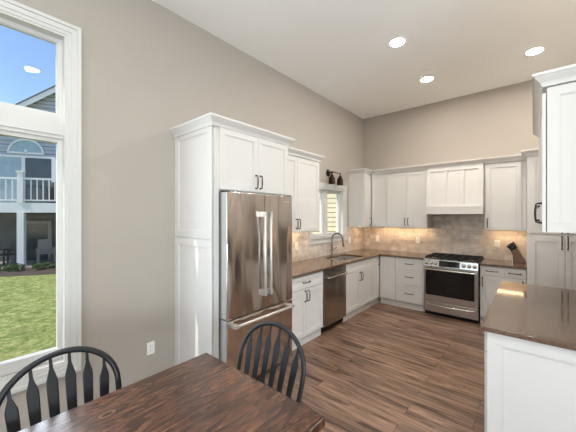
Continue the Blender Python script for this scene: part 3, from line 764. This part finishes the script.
# ================================================================ outlets
def outlet(face, base, a, z, label, w=0.072, h=0.118, kind='duplex'):
    r = thing('wall_outlet', label, 'outlet', P3(face, base, a, z, 0), 'wall outlets')
    mb = MB(); mb.fbox(face, base, a - w / 2, a + w / 2, z - h / 2, z + h / 2, 0, 0.006)
    mesh_obj('cover_plate', mb, 'plastic', r, bevel=0.002)
    for s_ in (-1, 1):
        mb = MB(); mb.fbox(face, base, a - 0.016, a + 0.016, z + s_ * 0.021 - 0.014, z + s_ * 0.021 + 0.014, 0.006, 0.008)
        o = mesh_obj('socket', mb, 'plastic', r, bevel=0.001)
        mb = MB()
        for t_ in (-0.006, 0.006): mb.fbox(face, base, a + t_ - 0.0012, a + t_ + 0.0012, z + s_ * 0.021 - 0.005, z + s_ * 0.021 + 0.007, 0.008, 0.0084)
        mesh_obj('slots', mb, 'slot', o)
outlet('+X', 0.0, -4.522, 0.355, 'white outlet low on the greige wall between the window and the fridge surround')
outlet('+X', 0.009, -2.30, 1.150, 'white outlet on the backsplash between refrigerator and sink window')
outlet('+X', 0.009, -0.62, 1.140, 'white outlet on the backsplash just right of the sink window')
outlet('-Y', -0.009, 0.325, 1.150, 'white outlet on the back wall tiles near the corner')
outlet('-Y', -0.009, 1.120, 1.155, 'white outlet on the back wall tiles left of the range')
outlet('-Y', -0.009, 2.345, 1.165, 'white outlet on the back wall tiles left of the knife block')

# ================================================================ peninsula
IX0, IX1, IY0, IY1 = 2.565, 3.598, -3.500, -1.905
r = thing('peninsula_cabinet', 'white peninsula base cabinet with framed end panel at right foreground', 'cabinet', (3.08, -2.7, 0))
mesh_obj('carcass', MB().box(IX0, IX1, IY0 + 0.012, IY1, 0.105, TZ), 'cab', r)
mesh_obj('toe_kick', MB().box(IX0 + 0.06, IX1, IY0 + 0.012, IY1, 0, 0.105), 'cab', r)
mesh_obj('end_panel', shaker(MB(), '-Y', IY0 + 0.012, IX0 - 0.004, IX1, 0.0, TZ - 0.003, rail=0.078), 'cab', r, bevel=0.001)
for k in range(3):
    y0 = IY0 + 0.014 + k * 0.527; y1 = y0 + 0.524
    cab_drawer(r, '-X', IX0, y0, y1, 0.742, 0.872, False)
    cab_door(r, '-X', IX0, y0, y1, 0.118, 0.737)
tag(mesh_obj('countertop', MB().box(2.530, 3.599, -3.532, -1.875, CT0, CT1), 'quartz', None, Vector((3, -2.7, CT0)), bevel=0.003), 'wide glossy brown quartz countertop on the peninsula', 'countertop')

# hanging cabinet above the peninsula
r = thing('wall_cabinet', 'large white wall cabinet hung above the peninsula at the right edge', 'cabinet', (3.2, -2.4, 1.52))
HY0, HY1 = -3.24, -1.62
mesh_obj('carcass', MB().box(2.856, 3.598, HY0 + 0.014, HY1, 1.522, 2.46), 'cab', r)
mesh_obj('end_panel', shaker(MB(), '-Y', HY0 + 0.019, 2.858, 3.598, 1.520, 2.46, rail=0.06), 'cab', r, bevel=0.001)
for k in range(4):
    y0 = HY0 + k * 0.405; y1 = y0 + 0.402
    hy = y1 - 0.03 if k % 2 else y0 + 0.03
    cab_door(r, '-X', 2.852, y0, y1, 1.520, 2.43, (hy, 1.645, True))
crown(r, 2.845, 3.598, HY0 - 0.004, HY1, (1, 0, 1, 1), dz=0.03)

# ================================================================ ceiling fittings
def can(x, y, label):
    r = thing('recessed_light', label, 'ceiling light', (x, y, H), 'recessed ceiling lights')
    mesh_obj('trim_ring', MB().lathe((x, y, H), [(0.095, 0), (0.095, -0.004), (0.085, -0.007), (0.078, -0.007), (0.075, -0.001)], 32), 'plastic', r)
    mesh_obj('lens', MB().lathe((x, y, H), [(0.076, -0.004), (0.076, -0.0085), (0.004, -0.0095)], 32), 'can', r)
can(1.555, -2.303, 'round recessed ceiling light nearest the camera, left of the pair')
can(1.560, -1.075, 'round recessed ceiling light in the middle, just in front of the ceiling vent')
can(2.800, -0.990, 'round recessed ceiling light at the right above the hanging cabinet')
can(2.80, -2.30, 'unseen recessed ceiling light added over the peninsula for its light')  # out of view, added to light the kitchen
can(2.42, -5.03, 'round recessed ceiling light over the dining table')
can(1.2, -7.0, 'unseen recessed ceiling light added behind the dining table for its light')  # unseen lamp added for extra light behind the table
can(4.8, -5.6, 'unseen recessed ceiling light added over the open room to the right for its light')  # unseen lamp added to light the right-hand room
mb = MB().box(1.53, 1.71, -1.315, -1.225, H - 0.006, H)
r = thing('ceiling_vent', 'small flat white ceiling vent beside the middle recessed light', 'vent', (1.62, -1.27, H))
mesh_obj('cover', mb, 'ceiling', r, bevel=0.002)
mb = MB()
for k in range(6): mb.box(1.545, 1.695, -1.305 + k * 0.013, -1.300 + k * 0.013, H - 0.0075, H - 0.006)
mesh_obj('louvre', mb, 'plastic', r)

# ================================================================ dining table
TX0, TX1, TY0, TY1 = 1.212, 2.108, -6.55, -4.706
r = thing('dining_table', 'dark stained knotty pine dining table in the foreground', 'table', ((TX0 + TX1) / 2, (TY0 + TY1) / 2, 0))
mesh_obj('tabletop', MB().box(TX0, TX1, TY0, TY1, 0.720, 0.760), 'table', r, bevel=0.004)
mb = MB()
for (x0, x1, y0, y1) in ((TX0 + 0.10, TX1 - 0.10, TY0 + 0.10, TY0 + 0.122), (TX0 + 0.10, TX1 - 0.10, TY1 - 0.122, TY1 - 0.10), (TX0 + 0.10, TX0 + 0.122, TY0 + 0.10, TY1 - 0.10), (TX1 - 0.122, TX1 - 0.10, TY0 + 0.10, TY1 - 0.10)):
    mb.box(x0, x1, y0, y1, 0.655, 0.7195)
mesh_obj('apron', mb, 'chair', r)
for x in (TX0 + 0.13, TX1 - 0.13):
    for y in (TY0 + 0.13, TY1 - 0.13):
        mesh_obj('leg', MB().lathe((x, y, 0), [(0.022, 0), (0.026, 0.06), (0.024, 0.10), (0.036, 0.25), (0.040, 0.45), (0.03, 0.56), (0.042, 0.58), (0.042, 0.7195)], 18), 'chair', r)

# ================================================================ windsor chairs
def windsor(label, cx, cy, th, group=None):
    """back at (cx, cy) on the seat's rear edge; th = direction the back faces away to"""
    root = thing('windsor_chair', label, 'chair', (cx, cy, 0), group)
    bx, by = math.cos(th), math.sin(th); lx, ly = -by, bx
    def Wp(s, b, h): return Vector((cx + b * bx + s * lx, cy + b * by + s * ly, h))
    w, HT, h0, lean, tap, zs = 0.240, 0.957, 0.744, 0.29, 0.869, 0.45
    # seat (saddle shaped, D outline)
    rings = []
    nseg = 36
    def outline(k, inset):
        a = 2 * PI * k / nseg; c, s2 = math.cos(a), math.sin(a)
        ex = 0.72
        u = (0.225 - inset) * math.copysign(abs(c) ** ex, c); v = (0.215 - inset) * math.copysign(abs(s2) ** ex, s2)
        u *= 1.0 - 0.10 * max(0, v) / 0.215
        return u, v - 0.19
    for (ins, z) in ((0.03, 0.418), (0.0, 0.430), (0.0, 0.446), (0.012, 0.455), (0.06, 0.449), (0.13, 0.442), (0.20, 0.441)):
        rings.append([Wp(*outline(k, ins), z) for k in range(nseg)])
    mesh_obj('seat', MB().loft(rings, True), 'chair', root)
    # bow
    pts = []; nn = 40
    for i in range(8):
        k = i / 8; h = zs - 0.01 + (h0 - zs + 0.01) * k
        pts.append((w * (tap + (1 - tap) * math.sin(k * PI / 2)), h))
    for i in range(nn + 1):
        a = PI * i / nn; pts.append((w * math.cos(a), h0 + (HT - h0) * math.sin(a)))
    pts += [(-s, h) for s, h in reversed(pts[:8])]
    rings = []
    P_ = [Wp(s, (h - zs) * lean - 0.010, h) for s, h in pts]
    nb = Vector((bx, by, -lean)).normalized()
    for i, p in enumerate(P_):
        t = (P_[min(i + 1, len(P_) - 1)] - P_[max(i - 1, 0)]).normalized(); side = t.cross(nb).normalized()
        rings.append([p + side * (0.0145 * math.cos(2 * PI * k / 10)) + nb * (0.011 * math.sin(2 * PI * k / 10)) for k in range(10)])
    mesh_obj('bow', MB().loft(rings, True), 'chair', root)
    # arrow spindles
    for i in range(6):
        f = (i - 2.5) / 2.5
        s0, s1 = f * 0.150, f * 0.185
        ztop = h0 + (HT - h0) * math.sqrt(max(0, 1 - (s1 / w) ** 2)) - 0.004
        prof = [(0.0, 0.008, 0.007), (0.12, 0.012, 0.0065), (0.30, 0.0175, 0.005), (0.52, 0.0195, 0.0045), (0.66, 0.0215, 0.004), (0.77, 0.0225, 0.004), (0.80, 0.021, 0.004), (0.90, 0.0075, 0.006), (1.0, 0.006, 0.006)]
        if True:
            # paddle in the upper part of each spindle
            rr = []
            for (q, ws, wd_) in prof:
                h = zs - 0.008 + (ztop - zs + 0.008) * q; s = s0 + (s1 - s0) * q; c = Wp(s, (h - zs) * lean - 0.010, h)
                rr.append([c + Vector((lx, ly, 0)) * (ws * a_) + nb * (wd_ * b_) for a_, b_ in ((1, -0.35), (0.8, -1), (-0.8, -1), (-1, -0.35), (-1, 0.35), (-0.8, 1), (0.8, 1), (1, 0.35))])
            mesh_obj('spindle', MB().loft(rr), 'chair', root)
    # legs and stretchers
    feet = {}
    for sx in (-1, 1):
        for sb, bb in ((0, -0.05), (1, -0.31)):
            top = Wp(sx * 0.15, bb, 0.432); bot = Wp(sx * 0.205, bb + (0.07 if sb == 0 else -0.07), 0.0)
            L_ = [top.lerp(bot, q) for q in (0, 0.12, 0.3, 0.45, 0.55, 0.7, 0.88, 1)]
            mesh_obj('leg', MB().tube(L_, [0.012, 0.016, 0.021, 0.018, 0.021, 0.018, 0.015, 0.011], 12), 'chair', root)
            feet[(sx, sb)] = top.lerp(bot, 0.6)
    mids = []
    for sx in (-1, 1):
        a, b = feet[(sx, 0)], feet[(sx, 1)]; mids.append((a + b) / 2)
        mesh_obj('stretcher', MB().tube([a, (a + b) / 2, b], [0.008, 0.013, 0.008], 10), 'chair', root)
    mesh_obj('stretcher', MB().tube([mids[0], (mids[0] + mids[1]) / 2, mids[1]], [0.008, 0.013, 0.008], 10), 'chair', root)
    return root
windsor('black bow-back windsor chair between the table and the big window', 1.160, -5.409, 3.168)
windsor('black bow-back windsor chair at the far end of the table by the refrigerator', 1.592, -4.590, 1.651)

# ================================================================ outside
# lawn
mb = MB(); nx, ny = 60, 60
gx0, gx1, gy0, gy1 = -30.0, -0.16, -26.0, 20.0
vs = []; fs = []
for i in range(nx + 1):
    for j in range(ny + 1):
        x = gx0 + (gx1 - gx0) * (i / nx); y = gy0 + (gy1 - gy0) * j / ny
        vs.append((x, y, -0.62 + 0.02 * math.sin(x * 1.3) * math.cos(y * 0.9)))
for i in range(nx):
    for j in range(ny):
        a = i * (ny + 1) + j; fs.append((a, a + 1, a + ny + 2, a + ny + 1))
mb.add(vs, fs, True)
struct('lawn', mb, 'lawn')

def rot_root(name, label, cat, loc, ang):
    o = thing(name, label, cat, loc); o.rotation_euler = (0, 0, ang); o['_w'] = (0, 0, 0); return o
def laps(mb, s0, s1, z0, z1, y, e=0.19, t=0.035, inside=None):
    z = z0
    while z < z1 - 1e-3:
        zt = min(z + e - 0.025, z1); a, b = s0, s1
        if inside: a, b = inside(z, zt)
        if b - a > 0.05: mb.add([(a, y - t, z), (b, y - t, z), (b, y - 0.003, zt), (a, y - 0.003, zt), (a, y, z), (b, y, z), (b, y, zt), (a, y, zt)], [(0, 1, 2, 3), (0, 4, 5, 1), (3, 2, 6, 7), (4, 7, 6, 5), (0, 3, 7, 4), (1, 5, 6, 2)])
        z += e
    return mb
G = -0.60
hs = rot_root('neighbor_house', 'grey sided house with gable roof across the lawn', 'house', (-15.912, -3.344, 0), math.radians(58.997))
EZ = 4.9
def gable(z, zt):
    # rake: z = 7.12 + 0.72 s on the left side, mirrored about s = 3.6
    zz = zt; s = (zz - 7.12) / 0.72
    return (max(-3.2, s), min(10.4, 7.2 - s))
mb = MB().box(-3.2, 10.4, 0.0, 0.2, G, 4.8)
mb.add([(-3.2, 0, 4.8), (10.4, 0, 4.8), (3.6, 0, 9.7), (-3.2, 0.2, 4.8), (10.4, 0.2, 4.8), (3.6, 0.2, 9.7)], [(0, 1, 2), (3, 5, 4), (0, 2, 5, 3), (2, 1, 4, 5), (0, 3, 4, 1)])
mesh_obj('wall', mb, 'lap_shade', hs)
mb = laps(MB(), -3.2, 10.4, 2.2, 4.85, 0.0, inside=None); laps(mb, -3.2, 10.4, 4.85, 9.65, 0.0, inside=gable)
mesh_obj('siding', mb, 'siding_grey', hs)
mb = MB()
def slope_slab(mb, s0, z0, s1, z1, t0, t1, y0, y1):
    mb.prism([(s0, z0 + t0), (s1, z1 + t0), (s1, z1 + t1), (s0, z0 + t1)], 'Y', y0, y1)
slope_slab(mb, -3.9, 4.31 - 0.02, 3.6, 9.71 - 0.02, -0.24, 0.0, -0.35, -0.28); slope_slab(mb, 11.1, 4.29, 3.6, 9.69, -0.24, 0.0, -0.35, -0.28)
mesh_obj('rake_board', mb, 'ext_white', hs)
mb = MB(); slope_slab(mb, -3.9, 4.31, 3.6, 9.71, 0.0, 0.06, -0.37, 6.0); slope_slab(mb, 11.1, 4.31, 3.6, 9.71, 0.0, 0.06, -0.37, 6.0)
mesh_obj('roof', mb, 'shingle', hs)
# arch window
f_ = MB(); n = 20; cxs, czs, ra = -0.13, 4.62, 0.73
ring_o = [(cxs + ra * math.cos(PI * k / n), czs + ra * math.sin(PI * k / n)) for k in range(n + 1)]
ring_i = [(cxs + (ra - 0.09) * math.cos(PI * k / n), czs + 0.07 + (ra - 0.16) * math.sin(PI * k / n)) for k in range(n + 1)]
for k in range(n):
    f_.prism([ring_o[k], ring_o[k + 1], ring_i[k + 1], ring_i[k]], 'Y', -0.09, -0.01)
f_.box(cxs - ra, cxs + ra, -0.09, -0.01, czs - 0.02, czs + 0.07).box(cxs - 0.05, cxs + 0.05, -0.09, -0.01, czs, czs + 0.2)
wn_ = mesh_obj('arched_window', f_, 'ext_white', hs)
mesh_obj('pane', MB().prism(ring_i, 'Y', -0.035, -0.02), 'curtainpane', wn_)
# patio door upstairs
dz0, dz1 = 1.95, 4.42
f_ = MB().box(-1.5, 1.05, -0.08, -0.01, dz1, dz1 + 0.10).box(-0.30, -0.16, -0.08, -0.01, dz0, dz1).box(0.90, 1.18, -0.08, -0.01, dz0, dz1).box(-1.55, -1.42, -0.08, -0.01, dz0, dz1)
pd = mesh_obj('patio_door', f_, 'ext_white', hs)
mesh_obj('pane', MB().box(-1.42, -0.30, -0.05, -0.02, dz0, dz1), 'curtainpane', pd)
mesh_obj('pane', MB().box(-0.16, 0.90, -0.05, -0.02, dz0, dz1), 'darkpane', pd)
mesh_obj('wall_panel', MB().box(1.18, 3.0, -0.04, -0.01, dz0, dz1 + 0.1), 'siding_grey', hs)
# lower wall door and frame
mesh_obj('lower_wall_trim', MB().box(-0.35, -0.22, -0.06, -0.005, G, 1.35).box(0.75, 0.88, -0.06, -0.005, G, 1.35).box(-0.22, 0.75, -0.06, -0.005, 1.22, 1.35), 'deckwood', hs)
mesh_obj('door', MB().box(-0.22, 0.75, -0.05, -0.005, G, 1.22), 'darkpane', hs)

dk = rot_root('raised_deck', 'raised grey deck with white railing and posts on the neighboring house', 'deck', (-15.912, -3.344, 0), math.radians(58.997))
mesh_obj('deck_floor', MB().box(-3.0, 6.0, -2.0, -0.1, 2.02, 2.14), 'deckwood', dk)
mesh_obj('rim_beam', MB().box(-3.0, 6.0, -2.08, -2.0, 1.74, 2.16), 'ext_white', dk)
for s in (-2.9, 0.58, 4.0):
    mesh_obj('post', MB().box(s - 0.12, s + 0.12, -2.10, -1.90, G, 1.74), 'ext_white', dk)
    mesh_obj('rail_post', MB().box(s - 0.10, s + 0.10, -2.13, -1.97, 2.16, 3.45).box(s - 0.13, s + 0.13, -2.16, -1.94, 3.45, 3.52), 'ext_white', dk)
mesh_obj('top_rail', MB().box(-3.0, 6.0, -2.08, -2.02, 3.16, 3.24), 'ext_white', dk)
mesh_obj('bottom_rail', MB().box(-3.0, 6.0, -2.07, -2.03, 2.24, 2.30), 'ext_white', dk)
k = 0; s = -2.72
while s < 3.9:
    if abs(s - 0.58) > 0.16: mesh_obj('baluster', MB().box(s - 0.02, s + 0.02, -2.065, -2.035, 2.30, 3.16), 'ext_white', dk)
    s += 0.215
# grill on deck
g = rot_root('barbecue_grill', 'dark covered barbecue grill standing on the raised deck', 'grill', (-15.912, -3.344, 0), math.radians(58.997))
mesh_obj('cover', MB().loft([[(1.25, -1.5, 2.16), (2.1, -1.5, 2.16), (2.1, -0.9, 2.16), (1.25, -0.9, 2.16)], [(1.25, -1.5, 2.9), (2.1, -1.5, 2.9), (2.1, -0.9, 2.9), (1.25, -0.9, 2.9)], [(1.4, -1.4, 3.15), (1.95, -1.4, 3.15), (1.95, -1.0, 3.15), (1.4, -1.0, 3.15)]]), 'black', g, bevel=0.05)
# patio furniture and mulch bed under the deck
def patio_chair(label, s, y, ang, mat='deckwood'):
    base = Matrix.Rotation(math.radians(58.997), 4, 'Z') @ Vector((s, y, 0)) + Vector((-15.912, -3.344, G + 0.025))
    o = thing('patio_chair', label, 'chair', base); o.rotation_euler = (0, 0, math.radians(58.997) + ang); o['_w'] = (0, 0, 0)
    mesh_obj('seat', MB().box(-0.27, 0.27, -0.27, 0.27, 0.42, 0.46), mat, o)
    mesh_obj('backrest', MB().loft([[(-0.27, 0.25, 0.46), (0.27, 0.25, 0.46), (0.27, 0.29, 0.46), (-0.27, 0.29, 0.46)], [(-0.25, 0.42, 1.05), (0.25, 0.42, 1.05), (0.25, 0.46, 1.05), (-0.25, 0.46, 1.05)]]), mat, o)
    for a in (-1, 1):
        mesh_obj('arm', MB().box(a * 0.30 - 0.03, a * 0.30 + 0.03, -0.27, 0.30, 0.64, 0.67), mat, o)
        for b in (-1, 1): mesh_obj('leg', MB().box(a * 0.29 - 0.025, a * 0.29 + 0.025, b * 0.24 - 0.025, b * 0.24 + 0.025, 0, 0.64), mat, o)
patio_chair('pale patio armchair under the deck right of the white post', 1.05, -1.0, 0.5)
patio_chair('dark patio armchair under the deck left of the white post', -0.35, -1.2, -0.6, 'black')
patio_chair('dark patio armchair farthest right under the deck', 1.9, -0.9, 0.2, 'black')
vs = []; fs = []
mb = MB(); nx = 40; ny = 8
for i in range(nx + 1):
    for j in range(ny + 1):
        s = -5 + 13 * i / nx; y = -4.3 + 1.9 * j / ny
        vs.append((s, y + (0.15 * math.sin(s * 2.1) if j == 0 else 0), -0.59 + 0.05 * random.random() * (j > 0) + (-0.05 if j == 0 else 0)))
for i in range(nx):
    for j in range(ny):
        a = i * (ny + 1) + j; fs.append((a, a + 1, a + ny + 2, a + ny + 1))
mb.add(vs, fs)
o = rot_root('mulch_bed', 'dark mulch bed along the edge of the lawn under the deck', 'garden bed', (-15.912, -3.344, 0), math.radians(58.997))
mesh_obj('mulch', mb, 'mulch', o)
ps = MB().box(-5, 8, -2.4, -0.05, -0.7, -0.575)
po = bpy.data.objects.new('patio_slab', None); COL.objects.link(po); po.location = (-15.912, -3.344, 0); po.rotation_euler = (0, 0, math.radians(58.997)); po['kind'] = 'structure'; po['_w'] = (0, 0, 0)
mesh_obj('slab', ps, 'patio_grey', po)
for i, s in enumerate((-0.6, 0.1, 0.95, 1.75, 2.5)):
    base = Matrix.Rotation(math.radians(58.997), 4, 'Z') @ Vector((s, -3.3 + 0.2 * (i % 2), 0)) + Vector((-15.912, -3.344, G + 0.045))
    o = thing('garden_plant', 'low leafy green plant in the mulch bed in front of the deck', 'plant', base, 'low plants in the mulch bed')
    mb = MB()
    for k in range(260):
        a, b = random.uniform(0, 2 * PI), random.uniform(0, 1) ; rr = 0.32 * math.sqrt(random.random()); z = 0.04 + 0.26 * random.random() * (1 - rr)
        c = Vector((rr * math.cos(a), rr * math.sin(a), z)); d1 = Vector((random.uniform(-1, 1), random.uniform(-1, 1), random.uniform(0, 1))).normalized() * 0.06; d2 = d1.cross(Vector((random.random(), random.random(), random.random()))).normalized() * 0.025
        mb.add([c - d1, c + d2, c + d1, c - d2], [(0, 1, 2, 3)])
    o['_w'] = (0, 0, 0); mesh_obj('leaves', mb, 'shrub', o)

# cream sided house beyond the sink window
cr = thing('neighbor_house', 'cream sided house wall seen through the sink window', 'house', (-3.15, 3.5, 0)); cr.rotation_euler = (0, 0, math.radians(32.7)); cr['_w'] = (0, 0, 0)
mesh_obj('wall', MB().box(-4.0, 4.0, 0.0, 0.25, -0.62, 4.6), 'lap_shade', cr)
mb = MB(); z = -0.6
while z < 4.5:
    mb.prism([(-0.035, z), (-0.001, z), (-0.001, z + 0.155), (-0.022, z + 0.155)], 'X', -4.0, 4.0); z += 0.18
mesh_obj('siding', mb, 'siding_cream', cr)
mesh_obj('roof', MB().prism([(-0.45, 4.6), (2.5, 6.4), (5.4, 4.6)], 'X', -4.2, 4.2), 'shingle', cr)

for o in bpy.data.objects:
    if '_w' in o: del o['_w']
